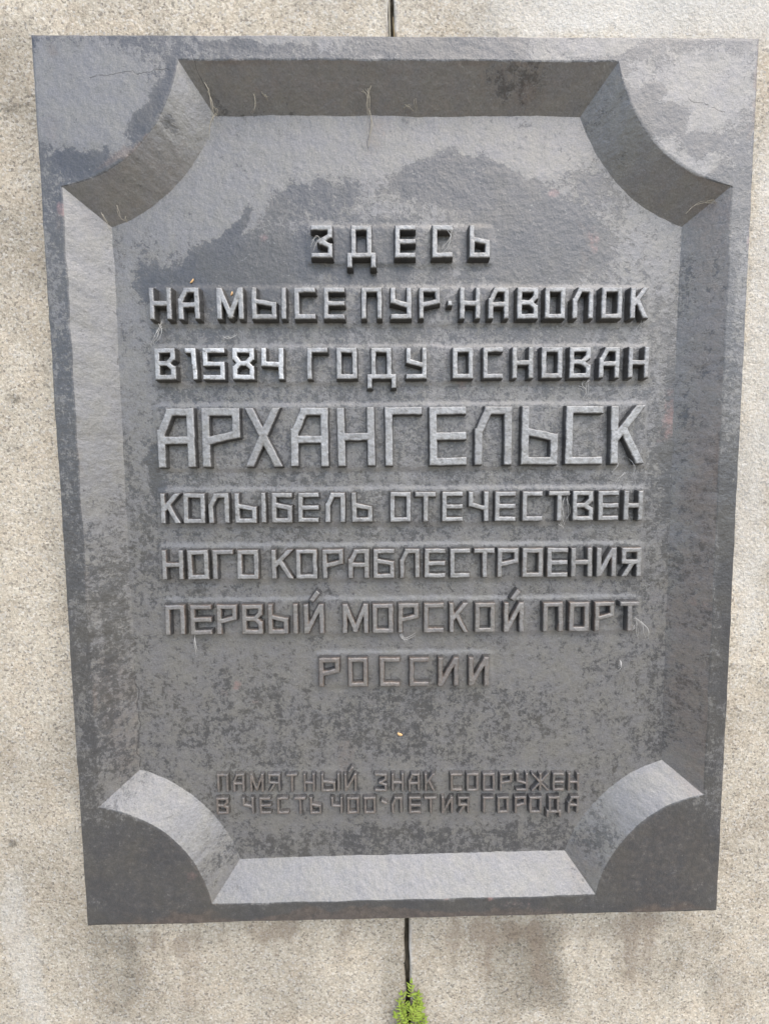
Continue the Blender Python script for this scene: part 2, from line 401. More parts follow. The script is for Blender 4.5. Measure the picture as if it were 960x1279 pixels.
def tube(pts, radii, sides=5):
    """rows of a swept tube: vertices and quads"""
    P = [Vector(p) for p in pts]
    V, F = [], []
    for i, p in enumerate(P):
        t = (P[min(i + 1, len(P) - 1)] - P[max(i - 1, 0)]).normalized()
        a = t.cross(Vector((0.2, 1, .1))).normalized()
        b = t.cross(a)
        for k in range(sides):
            w = 2 * math.pi * k / sides
            V.append(tuple(p + (a * math.cos(w) + b * math.sin(w)) * radii[i]))
    for i in range(len(P) - 1):
        for k in range(sides):
            k1 = (k + 1) % sides
            F.append((i * sides + k, i * sides + k1, (i + 1) * sides + k1, (i + 1) * sides + k))
    return V, F


def spline(pts, n):
    """Catmull-Rom through the points"""
    P = np.array(pts, float)
    P = np.vstack([2 * P[0] - P[1], P, 2 * P[-1] - P[-2]])
    o = []
    for s in np.linspace(0, len(P) - 3 - 1e-6, n):
        i = int(s)
        t = s - i
        a, b, c, d = P[i:i + 4]
        o.append(.5 * (2 * b + (c - a) * t + (2 * a - 5 * b + 4 * c - d) * t * t + (3 * b - a - 3 * c + d) * t ** 3))
    return np.array(o)


# ------------------------------------------------------------------ materials
class NT:
    def __init__(self, name):
        self.m = bpy.data.materials.new(name)
        self.m.use_nodes = True
        self.t = self.m.node_tree
        self.t.nodes.clear()
        o = self.t.nodes.new('ShaderNodeOutputMaterial')
        self.b = self.t.nodes.new('ShaderNodeBsdfPrincipled')
        self.t.links.new(self.b.outputs[0], o.inputs[0])
        self.pos = self.t.nodes.new('ShaderNodeNewGeometry').outputs['Position']

    def link(self, a, b):
        if isinstance(a, (int, float)):
            b.default_value = a
        elif isinstance(a, tuple):
            b.default_value = a if len(a) == 4 or b.type == 'VECTOR' else a + (1,)
        else:
            self.t.links.new(a, b)

    def noise(self, scale, detail=6, rough=.6, vec=None, dist=0):
        n = self.t.nodes.new('ShaderNodeTexNoise')
        n.inputs['Scale'].default_value = scale
        n.inputs['Detail'].default_value = detail
        n.inputs['Roughness'].default_value = rough
        n.inputs['Distortion'].default_value = dist
        self.link(vec or self.pos, n.inputs['Vector'])
        return n.outputs['Fac']

    def voro(self, scale, out='Color', feature='F1', vec=None):
        n = self.t.nodes.new('ShaderNodeTexVoronoi')
        n.feature = feature
        n.inputs['Scale'].default_value = scale
        self.link(vec or self.pos, n.inputs['Vector'])
        return n.outputs[out]

    def math(self, op, a, b=0.0, c=None, clamp=False):
        n = self.t.nodes.new('ShaderNodeMath')
        n.operation = op
        n.use_clamp = clamp
        self.link(a, n.inputs[0])
        self.link(b, n.inputs[1])
        if c is not None:
            self.link(c, n.inputs[2])
        return n.outputs[0]

    def step(self, v, a, b, lo=0.0, hi=1.0):
        n = self.t.nodes.new('ShaderNodeMapRange')
        n.interpolation_type = 'SMOOTHSTEP'
        self.link(v, n.inputs['Value'])
        for k, x in (('From Min', a), ('From Max', b), ('To Min', lo), ('To Max', hi)):
            n.inputs[k].default_value = x
        return n.outputs['Result']

    def mix(self, f, a, b, mode='MIX'):
        n = self.t.nodes.new('ShaderNodeMix')
        n.data_type = 'RGBA'
        n.blend_type = mode
        self.link(f, n.inputs['Factor'])
        self.link(a, n.inputs['A'])
        self.link(b, n.inputs['B'])
        return n.outputs['Result']

    def ramp(self, v, stops):
        n = self.t.nodes.new('ShaderNodeValToRGB')
        e = n.color_ramp.elements
        while len(e) < len(stops):
            e.new(.5)
        for k, (p, c) in zip(e, stops):
            k.position = p
            k.color = c + (1,)
        self.link(v, n.inputs[0])
        return n.outputs[0]

    def wear(self):
        n = self.t.nodes.new('ShaderNodeAttribute')
        n.attribute_name = 'wear'
        s = self.t.nodes.new('ShaderNodeSeparateColor')
        self.t.links.new(n.outputs['Color'], s.inputs[0])
        return s.outputs

    def scaled(self, v):
        n = self.t.nodes.new('ShaderNodeVectorMath')
        n.operation = 'MULTIPLY'
        self.link(self.pos, n.inputs[0])
        n.inputs[1].default_value = v
        return n.outputs[0]

    def crack(self, a, b, width):
        """1 along a wandering hairline between two points (mm from the plaque's centre), else 0"""
        def vm(op, x, y=None, s=None):
            n = self.t.nodes.new('ShaderNodeVectorMath')
            n.operation = op
            self.link(x, n.inputs[0])
            if y is not None:
                self.link(y, n.inputs[1])
            if s is not None:
                self.link(s, n.inputs[3])
            return n.outputs['Value'] if op in ('DOT_PRODUCT', 'LENGTH') else n.outputs['Vector']
        nz = self.t.nodes.new('ShaderNodeTexNoise')
        nz.inputs['Scale'].default_value = 55
        nz.inputs['Detail'].default_value = 5
        self.link(self.pos, nz.inputs['Vector'])
        wob = vm('SCALE', vm('SUBTRACT', nz.outputs['Color'], (.5, .5, .5)), s=.016)
        ax, az, bx, bz = a[0] / 1000, a[1] / 1000 + ZC, b[0] / 1000, b[1] / 1000 + ZC
        ab = Vector((bx - ax, 0, bz - az))
        p = vm('MULTIPLY', vm('SUBTRACT', vm('ADD', self.pos, wob), (ax, 0, az)), (1, 0, 1))
        u = self.math('DIVIDE', vm('DOT_PRODUCT', p, tuple(ab)), ab.length_squared, clamp=True)
        d = vm('LENGTH', vm('SUBTRACT', p, vm('SCALE', tuple(ab), s=u)))
        return self.step(d, width / 1000, width / 2500)

    def bump(self, h, dist, strength=1.0, normal=None):
        n = self.t.nodes.new('ShaderNodeBump')
        n.inputs['Distance'].default_value = dist
        n.inputs['Strength'].default_value = strength
        self.link(h, n.inputs['Height'])
        if normal is not None:
            self.link(normal, n.inputs['Normal'])
        return n.outputs[0]

    def done(self, color, rough, metal=0.0, normal=None, spec=.5):
        self.link(color, self.b.inputs['Base Color'])
        self.link(rough, self.b.inputs['Roughness'])
        self.link(metal, self.b.inputs['Metallic'])
        self.b.inputs['Specular IOR Level'].default_value = spec
        if normal is not None:
            self.link(normal, self.b.inputs['Normal'])
        return self.m


def iron_material():
    t = NT('weathered_cast_iron')
    L, R, P = t.wear()[0:3]
    n1 = t.noise(26, 10, .66, dist=.5)
    n2 = t.noise(110, 8, .72)
    n3 = t.noise(560, 5, .7)
    n4 = t.noise(1300, 3, .7)
    n5 = t.noise(250, 6, .7, dist=.4)
    drip = t.noise(26, 6, .65, vec=t.scaled((3.4, 1, .5)))
    lm = L
    for n, k in ((n1, .6), (n2, 1.15), (n5, .95), (n3, .2), (drip, .42)):
        lm = t.math('ADD', lm, t.math('MULTIPLY', t.math('SUBTRACT', n, .5), k))
    hard = t.step(lm, .45, .58)
    soft = t.step(lm, .0, 1.1)
    lf = t.math('ADD', t.math('MULTIPLY', hard, .5), t.math('MULTIPLY', soft, .5))
    chalk = t.mix(t.step(t.noise(40, 6, .65), .35, .65), (.218, .209, .202), (.232, .219, .194))
    dark = t.mix(t.step(t.noise(14, 6, .65), .4, .62), (.070, .069, .070), (.086, .081, .073))
    col = t.mix(lf, dark, chalk)
    col = t.mix(t.math('MULTIPLY', t.step(L, .86, 1.0), t.step(n2, .3, .6)), col, (.44, .44, .43))
    col = t.mix(t.math('MULTIPLY', t.step(L, .955, 1.0), t.step(n2, .34, .5)), col, (.54, .54, .53))
    # bare metal is a little browner here and there
    br = t.step(t.noise(34, 7, .7), .52, .74)
    col = t.mix(t.math('MULTIPLY', br, .2), col, (.112, .100, .090))
    # rust, painted bevel shade and primer
    rm = t.math('ADD', R, t.math('MULTIPLY', t.math('SUBTRACT', n2, .5), 1.1))
    rf = t.math('MULTIPLY', t.step(rm, .12, .95), t.step(R, 0.0, .15))
    col = t.mix(t.math('MULTIPLY', rf, .75), col, t.mix(t.step(n2, .35, .65), (.115, .078, .056), (.205, .158, .125)))
    pm = t.math('ADD', P, t.math('MULTIPLY', t.math('SUBTRACT', n2, .5), 2.2))
    col = t.mix(t.math('MULTIPLY', t.math('MULTIPLY', t.step(pm, .25, 1.0), t.step(P, 0, .15)), .62), col, (.33, .195, .175))
    # grain, lime specks, pits
    col = t.mix(1.0, col, t.step(n3, .22, .78, .78, 1.18), 'MULTIPLY')
    col = t.mix(1.0, col, t.step(n4, .25, .75, .93, 1.07), 'MULTIPLY')
    spk = t.math('MULTIPLY', t.step(t.noise(260, 4, .6), .635, .70), t.step(t.noise(30, 3), .38, .58))
    col = t.mix(t.math('MULTIPLY', spk, .5), col, (.33, .32, .29))
    pit = t.math('MULTIPLY', t.step(t.noise(150, 5, .65, dist=.6), .67, .73), .65)
    col = t.mix(pit, col, (.045, .043, .042))
    ck = None
    for q in CRACKS:
        k = t.crack(*q)
        ck = k if ck is None else t.math('MAXIMUM', ck, k)
    ck = t.math('MULTIPLY', ck, t.step(n2, .38, .5))
    col = t.mix(t.math('MULTIPLY', ck, .55), col, (.030, .027, .026))
    rough = t.math('ADD', t.math('MULTIPLY', lf, .10), t.math('MULTIPLY', n2, .16))
    rough = t.math('ADD', rough, .27)
    h = t.math('ADD', t.math('MULTIPLY', t.noise(170, 5, .6), 1.0), t.math('MULTIPLY', n3, .25))
    h = t.math('ADD', h, t.math('MULTIPLY', hard, .12))
    h = t.math('SUBTRACT', h, t.math('MULTIPLY', ck, .25))
    nrm = t.bump(h, .0020, .5)
    return t.done(col, rough, .22, nrm, .95)


def granite_material():
    t = NT('pale_hammered_granite')
    L, R, P = t.wear()[0:3]
    wob = t.pos
    cells = t.voro(420)
    s = t.t.nodes.new('ShaderNodeSeparateColor')
    t.link(cells, s.inputs[0])
    n = t.noise(420, 5, .75)
    v = t.math('ADD', t.math('MULTIPLY', s.outputs[0], .55), t.math('MULTIPLY', n, .55))
    col = t.ramp(v, [(.16, (.26, .228, .19)), (.28, (.45, .395, .315)), (.44, (.58, .505, .392)), (.64, (.65, .573, .45)), (.86, (.77, .70, .58))])
    blush = t.step(t.noise(22, 5, .6), .4, .68)
    col = t.mix(t.math('MULTIPLY', blush, .35), col, t.mix(1.0, col, (.92, .84, .76), 'MULTIPLY'))
    big = t.step(t.noise(6, 7, .7), .3, .7, .74, 1.12)
    col = t.mix(1.0, col, big, 'MULTIPLY')
    c2 = t.t.nodes.new('ShaderNodeSeparateColor')
    t.link(t.voro(420), c2.inputs[0])
    col = t.mix(t.math('MULTIPLY', t.step(c2.outputs[0], .105, .085), .3), col, (.15, .14, .13))
    col = t.mix(t.math('MULTIPLY', t.step(c2.outputs[1], .87, .90), .4), col, (.74, .71, .66))
    col = t.mix(t.math('MULTIPLY', t.step(c2.outputs[2], .14, .11), .25), col, (.46, .36, .28))
    bl = t.math('MULTIPLY', t.step(t.noise(170, 3, .55), .66, .72), .6)
    col = t.mix(bl, col, (.17, .15, .125))
    # grime and darker low wall (L below .5), lime and painted-in brightness (L above .5), rust runs
    nr = t.math('SUBTRACT', t.noise(60, 6, .7), .5)
    lm = t.math('ADD', L, t.math('MULTIPLY', nr, .35))
    col = t.mix(t.step(lm, .46, .0, 0, .75), col, t.mix(1.0, col, (.40, .40, .39), 'MULTIPLY'))
    col = t.mix(t.step(lm, .54, 1.0, 0, .6), col, (.78, .76, .71))
    rm = t.math('ADD', R, t.math('ADD', t.math('MULTIPLY', nr, 1.3), t.math('MULTIPLY', t.math('SUBTRACT', t.noise(30, 6, .7, vec=t.scaled((3.2, 1, .3))), .5), 1.2)))
    rf = t.math('MULTIPLY', t.step(rm, .08, .9), t.step(R, 0, .1))
    col = t.mix(t.math('MULTIPLY', rf, .5), col, (.27, .205, .15))
    h = t.math('ADD', t.math('MULTIPLY', t.noise(260, 5, .7), 1.0), t.math('MULTIPLY', t.noise(70, 4, .6), .8))
    h = t.math('ADD', h, t.math('MULTIPLY', s.outputs[1], .22))
    return t.done(col, .85, 0, t.bump(h, .0035, .8), .3)


def plain_material(name, c0, c1, scale, rough=.8, trans=0):
    t = NT(name)
    col = t.mix(t.noise(scale, 4), c0, c1)
    if trans:
        t.b.inputs['Subsurface Weight'].default_value = 0
    return t.done(col, rough, 0, None, .3)


IRON = iron_material()
GRANITE = granite_material()
MORTAR = plain_material('dark_joint_dirt', (.012, .011, .009), (.075, .062, .040), 120, .95)
WEB = plain_material('dusty_web', (.50, .48, .44), (.66, .64, .60), 300)
STRAW = plain_material('dry_straw', (.30, .26, .19), (.46, .42, .34), 240)
LEAF = plain_material('fresh_leaf', (.15, .26, .02), (.36, .42, .07), 60, .6)
STEM = plain_material('weed_stem', (.17, .16, .05), (.22, .12, .06), 120, .6)
PETAL = plain_material('yellow_petal', (.75, .48, .02), (.8, .58, .05), 200, .6)
SEED = plain_material('orange_seed_husk', (.72, .38, .14), (.85, .58, .30), 400, .6)

# ------------------------------------------------------------------ the wall: dark core, two granite slabs and the joint between them
WY = 40.0                                     # wall face behind the plaque's front (mm)
(jx0, jz0), (jx1, jz1) = JOINT


def joint_x(z):
    return jx0 + (jx1 - jx0) * (np.asarray(z) - jz0) / (jz1 - jz0)


def box(name, x0, x1, y0, y1, z0, z1, mat):
    V = [(x, y, z) for x in (x0, x1) for y in (y0, y1) for z in (z0, z1)]
    F = [(0, 1, 3, 2), (4, 6, 7, 5), (0, 4, 5, 1), (2, 3, 7, 6), (0, 2, 6, 4), (1, 5, 7, 3)]
    return mesh_np(name, V, F, mat, loc=(0, 0, ZC * 1000), smooth=False)


core = box('wall_core', -1500, 1500, WY + 22, WY + 300, -1500, 1300, MORTAR)
core['kind'] = 'structure'

GAP = 2.9
# earth and old mortar lodged in the joint
dz = np.arange(-1000, 800, 3.0)
du = np.linspace(-6, 6, 9)
A, Bz = np.meshgrid(du, dz, indexing='ij')
yy = WY + 7 + 5 * fbm(A, Bz, 36, 201, 5) + 2 * vnoise(A, Bz, 4, 207) + 2.5 * (np.abs(Bz) > 640)
fill = mesh_np('joint_dirt', np.stack([joint_x(Bz) + A, yy, Bz], -1).reshape(-1, 3), grid_faces(len(du), len(dz)), MORTAR, loc=(0, 0, ZC * 1000))
fill['kind'] = 'structure'


def slab(side):
    zs = np.concatenate([np.linspace(-1500, -760, 20)[:-1], np.arange(-760, 640, 5), np.linspace(640, 1300, 20)])
    us = np.concatenate([[0.0, .6, 1.4, 2.4, 3.6], np.arange(6, 560, 5), np.linspace(565, 1490, 24)])
    U, Z = np.meshgrid(us, zs, indexing='ij')
    edge = GAP + 1.7 * fbm(Z * 0 + side * 400, Z, 34, 3, 5)
    X = joint_x(Z) + side * (edge + U)
    chip = np.clip(vnoise(Z * 0 + side * 90, Z, 16, 23) - .25, 0, 1) * 5
    rnd = 2.6 + chip
    Y = WY + np.where(U < rnd, (rnd - np.sqrt(np.clip(rnd ** 2 - (rnd - U) ** 2, 0, None))), 0)
    Y = Y + .7 * fbm(X, Z, 40, 31) + .35 * vnoise(X, Z, 11, 35)
    # rows that turn the edge back into the joint, then the far side
    nu, nv = U.shape
    back = np.stack([X[0], np.full(nv, WY + 30.0), Z[0]], -1)[None]
    front = np.stack([X, Y, Z], -1)
    far = np.stack([X[-1], np.full(nv, WY + 30.0), Z[-1]], -1)[None]
    far[..., 2] = Z[-1]
    G = np.concatenate([back, front, far], 0)
    w = stain_light_map(G[..., 0], G[..., 2], WALL_STAINS_AND_LIGHT, (.5, 0, 0))
    d = np.abs(G[..., 0] - joint_x(G[..., 2])) - GAP
    zz = G[..., 2]
    if side > 0:                              # lime has bled from the joint over the arris
        w[..., 0] += .75 * np.clip(1 - d / 9, 0, 1) * np.clip((-560 - zz) / 15, 0, 1) * np.clip((zz + 665) / 15, 0, 1)
        w[..., 0] += .45 * np.clip(1 - d / 5, 0, 1) * (zz > 560)
    else:
        w[..., 0] += .4 * np.clip(1 - d / 4, 0, 1) * (zz > 560)
        # hairline seam running out from the plaque's left side
        s = np.abs(zz - 477.5 - 2.5 * vnoise(G[..., 0], zz * 0, 18, 77))
        w[..., 0] -= .5 * np.clip(1.4 - s / 2.6, 0, 1) * (G[..., 0] < -380) * np.clip(.8 + vnoise(G[..., 0], zz * 0, 9, 8), 0, 1)
    w[..., 0] -= .35 * np.clip(1 - d / 3, 0, 1) * (zz < -560) * (side < 0)
    w = np.clip(w, 0, 1)
    F = grid_faces(nu + 2, nv, flip=side < 0)
    o = mesh_np('granite_slab', G.reshape(-1, 3), F, GRANITE, loc=(0, 0, ZC * 1000), wear=w.reshape(-1, 3))
    return o


thing(slab(-1), 'pale speckled granite facing slab left of the open vertical joint, behind the plaque', 'wall slab', 'granite slabs of the wall')
thing(slab(1), 'pale speckled granite facing slab right of the open vertical joint, bleached along the joint edge', 'wall slab', 'granite slabs of the wall')

# ------------------------------------------------------------------ the plaque
HW, HH = 400.0, 521.1                          # half width, half height
D = 28.8                                       # depth of the recessed field behind the frame's face
root = bpy.data.objects.new('memorial_plaque', None)
C.objects.link(root)
root.location = (0, 0, ZC - HH / 1000)
thing(root, 'large weathered grey cast iron plaque with raised Russian lettering on the granite wall', 'plaque')
OFF = HH                                       # parts are modelled from the plaque's centre


def part(name, V, F, mat=None, wear=None, loc=None):
    V = np.array(V, float)
    if loc is None:
        loc = (0, 0, OFF)
    else:
        loc = (loc[0], loc[1], loc[2] + OFF)
    return mesh_np(name, V, F, mat or IRON, root, wear, loc)


def surface_noise(x, z):
    return .55 * fbm(x, z, 90, 41, 3) + .22 * vnoise(x, z, 12, 47) + .12 * vnoise(x, z, 5, 49)


# outline of the moulding: straight runs and quarter circles round the corners
UX, UZ, UR = 376.0, 495.4, 159.0               # upper edge
IX, IZ, IR = 339.2, 460.0, 195.6               # foot, on the field


def outlines():
    """matching samples of the plaque's edge, the moulding's upper edge and its foot, segment by segment (clockwise from the top)"""
    segs = []

    def arc_end(R, dz):                        # horizontal distance from the corner where the arc meets the straight edge
        return math.sqrt(R * R - dz * dz)
    ut, us = arc_end(UR, HH - UZ), arc_end(UR, HW - UX)
    it, is_ = arc_end(IR, HH - IZ), arc_end(IR, HW - IX)

    def straight(o0, o1, u0, u1, i0, i1, n):
        t = np.linspace(0, 1, n)[:, None]
        return tuple(np.array(a) * (1 - t) + np.array(b) * t for a, b in ((o0, o1), (u0, u1), (i0, i1)))

    def corner(sx, sz, first_top, n):
        t = np.linspace(0, 1, n)
        s = t if first_top else 1 - t
        def arc(R, dz, dx):
            a0, a1 = math.asin(dz / R), math.acos(dx / R)
            a = a0 + (a1 - a0) * s
            return np.stack([sx * (HW - R * np.cos(a)), sz * (HH - R * np.sin(a))], -1)
        u = arc(UR, HH - UZ, HW - UX)
        i = arc(IR, HH - IZ, HW - IX)
        ox = np.where(s < .5, HW - ut * (1 - 2 * s), HW)
        oz = np.where(s < .5, HH, HH - us * (2 * s - 1))
        return np.stack([sx * ox, sz * oz], -1), u, i

    nt_, ns, nc = 221, 301, 121
    segs.append(('edge', straight((-HW + ut, HH), (HW - ut, HH), (-HW + ut, UZ), (HW - ut, UZ), (-HW + it, IZ), (HW - it, IZ), nt_)))
    segs.append(('corner', corner(1, 1, True, nc)))
    segs.append(('edge', straight((HW, HH - us), (HW, -HH + us), (UX, HH - us), (UX, -HH + us), (IX, HH - is_), (IX, -HH + is_), ns)))
    segs.append(('corner', corner(1, -1, False, nc)))
    segs.append(('edge', straight((HW - ut, -HH), (-HW + ut, -HH), (HW - ut, -UZ), (-HW + ut, -UZ), (HW - it, -IZ), (-HW + it, -IZ), nt_)))
    segs.append(('corner', corner(-1, -1, True, nc)))
    segs.append(('edge', straight((-HW, -HH + us), (-HW, HH - us), (-UX, -HH + us), (-UX, HH - us), (-IX, -HH + is_), (-IX, HH - is_), ns)))
    segs.append(('corner', corner(-1, 1, False, nc)))
    return segs


SEGS = outlines()


def nick(P2):
    """small irregularities of a cast edge, in the plane of the plaque"""
    x, z = P2[:, 0], P2[:, 1]
    return P2 + np.stack([.9 * fbm(x, z, 26, 141, 4), .9 * fbm(x, z, 26, 151, 4)], -1)


SEGS = [(k, (o, nick(u), i + .35 * (nick(i) - i))) for k, (o, u, i) in SEGS]
CH = 1.3                                       # worn arris


def towards(a, b, d):
    v = b - a
    return a + v / np.maximum(np.linalg.norm(v, axis=1, keepdims=True), 1e-6) * d


# frame: sides and front face in one closed band
O = np.concatenate([s[1][0][:-1] for s in SEGS])
Uo = np.concatenate([s[1][1][:-1] for s in SEGS])
I = np.concatenate([s[1][2][:-1] for s in SEGS])
inner = O * np.array([1 - CH / HW, 1 - CH / HH])
ch_in = towards(Uo, inner, CH)
rows = [(O, 42.0), (O, 30.0), (O, 20.0), (O, 10.0), (O, 4.0), (O, CH)]
NR = 34
for k in range(NR + 1):
    t = (k / NR)
    rows.append((inner * (1 - t) + ch_in * t, 0.0))
rows.append((Uo, .6))
G = []
for P2, y in rows:
    x, z = P2[:, 0], P2[:, 1]
    sn = surface_noise(x, z)
    jag = .55 * fbm(x, z, 22, 61, 3)
    cx, cz = np.sign(x) * (np.abs(x) > HW - .01) * jag, np.sign(z) * (np.abs(z) > HH - .01) * jag
    G.append(np.stack([x + cx, y + (sn if y < 5 else 0 * sn), z + cz], -1))
G = np.array(G)
G = np.concatenate([G, G[:, :1]], 1)           # close the loop
w = stain_light_map(G[..., 0], G[..., 2], FRAME_STAINS_AND_SHADE, (.43, 0, 0), .77)
# worn, rusty arris
ar = np.zeros(G.shape[:2])
ar[5:7] = 1
ar[-2:] = 1
w[..., 1] += .35 * ar * np.clip(fbm(G[..., 0], G[..., 2], 60, 71), 0, 1)
w = np.clip(w, 0, 1)
part('frame', G.reshape(-1, 3), grid_faces(G.shape[0], G.shape[1], flip=True), wear=w.reshape(-1, 3))

# moulding: four straight and four curved lengths
for kind, (o_, u_, i_) in SEGS:
    rows = []
    NB = 20
    foot = i_ + (i_ - u_) * .10
    for k in range(NB + 1):
        t = k / NB
        P2 = u_ * (1 - t) + foot * t
        y = .6 + (D + 2.88 - .6) * t + (.0 if 0 < t < 1 else 0)
        x, z = P2[:, 0], P2[:, 1]
        n = surface_noise(x, z) * .8 + .2 * vnoise(x, z, 7, 53)
        if k == 0:
            n = surface_noise(x, z)
        rows.append(np.stack([x, y + n, z], -1))
    G = np.array(rows)
    w = stain_light_map(G[..., 0], G[..., 2], BEVEL_STAINS_AND_LIGHT, (.58, 0.02, 0), .88)
    w[:2, :, 1] += .3 * np.clip(fbm(G[:2, :, 0], G[:2, :, 2], 60, 71), 0, 1)
    w = np.clip(w, 0, 1)
    part('edge_moulding' if kind == 'edge' else 'corner_moulding', G.reshape(-1, 3), grid_faces(G.shape[0], G.shape[1], flip=True), wear=w.reshape(-1, 3))


# field panel with the low pads that carry each line of lettering
def rrect(x, z, x0, x1, z0, z1, r):
    qx = np.abs(x - (x0 + x1) / 2) - (x1 - x0) / 2 + r
    qz = np.abs(z - (z0 + z1) / 2) - (z1 - z0) / 2 + r
    return np.hypot(np.maximum(qx, 0), np.maximum(qz, 0)) + np.minimum(np.maximum(qx, qz), 0) - r


def pad_height(x, z):
    h = np.zeros(np.shape(x))
    for (dep, st, sl, zt, zb, ls) in LINES:
        z2 = z - sl * x
        m = 5 if dep > 7 else 3
        d = rrect(x + .8 * vnoise(x, z, 14, 3), z2 + .8 * vnoise(x, z, 14, 9), ls[0][1] - m - 1, ls[-1][2] + m + 1, zb - m * .8, zt + m, 6)
        hh = 1.3 if dep > 7 else .5
        h = np.maximum(h, hh * np.clip(.5 - d / 5.5, 0, 1))
    return h


def field_y(x, z):
    return D + .45 * fbm(x, z, 120, 81, 3) + .2 * vnoise(x, z, 13, 83) - pad_height(x, z)


xs, zs = np.arange(-354, 354.1, 2.0), np.arange(-476, 476.1, 2.0)
X, Z = np.meshgrid(xs, zs, indexing='ij')
Y = field_y(X, Z) + .1 * vnoise(X, Z, 5, 85)
w = stain_light_map(X, Z, FIELD_STAINS, (.54, 0.03, 0), .76)
# paler rims round the pads
ph = pad_height(X, Z)
rim = np.clip(1 - np.abs(ph - .65) / .65, 0, 1) * (ph > 0) * (ph < 1.3) * (Z > -300)
w[..., 0] = np.clip(w[..., 0] + .22 * rim, 0, .88)
G = np.stack([X, Y, Z], -1)
part('field_panel', G.reshape(-1, 3), grid_faces(len(xs), len(zs), flip=False), wear=w.reshape(-1, 3))


# ------------------------------------------------------------------ lettering
def glyph(c, w, h, t):
    """centre lines of the strokes of a letter in a w x h cell: (x0, y0, x1, y1[, half width])"""
    L, R, B, T = t / 2, w - t / 2, t / 2, h - t / 2
    m = h * .5
    dg = t * .5
    if c in 'О0':
        return [(L, B, L, T), (R, B, R, T), (L, B, R, B), (L, T, R, T)]
    if c == 'Н':
        return [(L, B, L, T), (R, B, R, T), (L, m, R, m)]
    if c == 'А':
        return [(R, B, R, T), (L, B, L, .58 * h), (L, .56 * h, .26 * w + L, T), (.26 * w + L, T, R, T), (L, .46 * h, R, .46 * h)]
    if c == 'М':
        return [(L, B, L, T), (R, B, R, T), (L, T + dg, .5 * w, B + .04 * h), (.5 * w, B + .04 * h, R, T + dg)]
    if c == 'Ь':
        return [(L, B, L, T), (L, .575 * h, R, .47 * h), (R, B, R, .47 * h), (L, B, R, B)]
    if c == 'Ы':
        wb = w - t * 1.95
        return glyph('Ь', wb, h, t) + [(R, B, R, T)]
    if c == 'С':
        return [(L, B, L, T), (L, B, R, B), (L, T, R, T)]
    if c == 'Е':
        return [(L, B, L, T), (L, B, R, B), (L, T, R, T), (L, m, R, m)]
    if c == 'П':
        return [(L, B, L, T), (R, B, R, T), (L, T, R, T)]
    if c == 'Г':
        return [(L, B, L, T), (L, T, R, T)]
    if c == 'У':
        return [(L, .58 * h, L, T), (L, .57 * h, R, .42 * h), (R, B, R, T), (L, B, R, B)]
    if c == 'Р':
        return [(L, B, L, T), (L, T, R, T), (R, .56 * h, R, T), (L, .44 * h, R, .555 * h)]
    if c == 'В':
        return [(L, B, L, T), (L, T, R, T), (R, .70 * h, R, T), (R, .70 * h, .62 * w, .52 * h), (.62 * w, .52 * h, R, .36 * h), (R, B, R, .36 * h), (L, B, R, B), (L, .52 * h, .62 * w, .52 * h)]
    if c == 'З':
        return [(L, T, R, T), (R, .68 * h, R, T), (R, .68 * h, .45 * w, .50 * h), (.45 * w, .50 * h, R, .36 * h), (R, B, R, .36 * h), (L, B, R, B)]
    if c == 'Л':
        return [(R, B, R, T), (L, B, L, .56 * h), (L, .56 * h, .30 * w + L * .6, T), (.30 * w + L * .6, T, R, T)]
    if c == 'К':
        return [(L, B, L, T), (L, .42 * h, R, h), (.42 * w, .56 * h, R, 0)]
    if c == 'Х':
        return [(L * 1.1, h, R, 0), (R * .96, h, L * .9, 0)]
    if c == 'Б':
        return [(L, B, L, T), (L, T, R, T), (L, .60 * h, R, .50 * h), (R, B, R, .50 * h), (L, B, R, B)]
    if c == 'Т':
        return [(L, T, R, T), (.52 * w, B, .52 * w, T)]
    if c == 'Ч':
        return [(L, .57 * h, L, T), (L, .57 * h, R, .43 * h), (R, B, R, T)]
    if c == '4':
        return [(L, .50 * h, L, T), (L, .50 * h, R, .47 * h), (R, B, R, T)]
    if c == 'И':
        return [(L, B, L, T), (R, B, R, T), (L, B * .4, R, T + dg)]
    if c == 'Й':
        return glyph('И', w, h, t) + [(.46 * w, 1.15 * h, .68 * w, 1.34 * h, t * .52)]
    if c == 'Я':
        return [(R, B, R, T), (L, T, R, T), (L, .55 * h, L, T), (L, .52 * h, R, .50 * h), (.58 * w, .5 * h, L, 0)]
    if c == 'Ж':
        return [(.5 * w, B, .5 * w, T), (0, h, w, 0, t * .42), (w, h, 0, 0, t * .42)]
    if c == 'Д':
        e, f = .20 * w, .30 * h
        return [(L, B, L, T), (R, B, R, T), (L, T, R, T), (-e + L, B, R + e, B), (-e + L, B, -e + L, B - f), (R + e, B, R + e, B - f)]
    if c == '1':
        return [(L, T, .70 * w, T), (.72 * w, T, R + .02 * w, B)]
    if c == '5':
        return [(L, T, R, T), (L, m, L, T), (L, m, R, m), (R, B, R, m), (L, B, R, B)]
    if c == '8':
        return [(L, T, R, T), (L, .70 * h, L, T), (R, .70 * h, R, T), (L, .70 * h, .34 * w, .52 * h), (R, .70 * h, .66 * w, .52 * h),
                (.34 * w, .52 * h, .66 * w, .52 * h), (.34 * w, .52 * h, L, .36 * h), (.66 * w, .52 * h, R, .36 * h), (L, B, L, .36 * h), (R, B, R, .36 * h), (L, B, R, B)]
    if c == '·':
        return [(w * .5, .50 * h - .05, w * .5, .50 * h + .05)]
    if c == '-':
        return [(L, .74 * h, R, .62 * h)]
    raise ValueError(c)


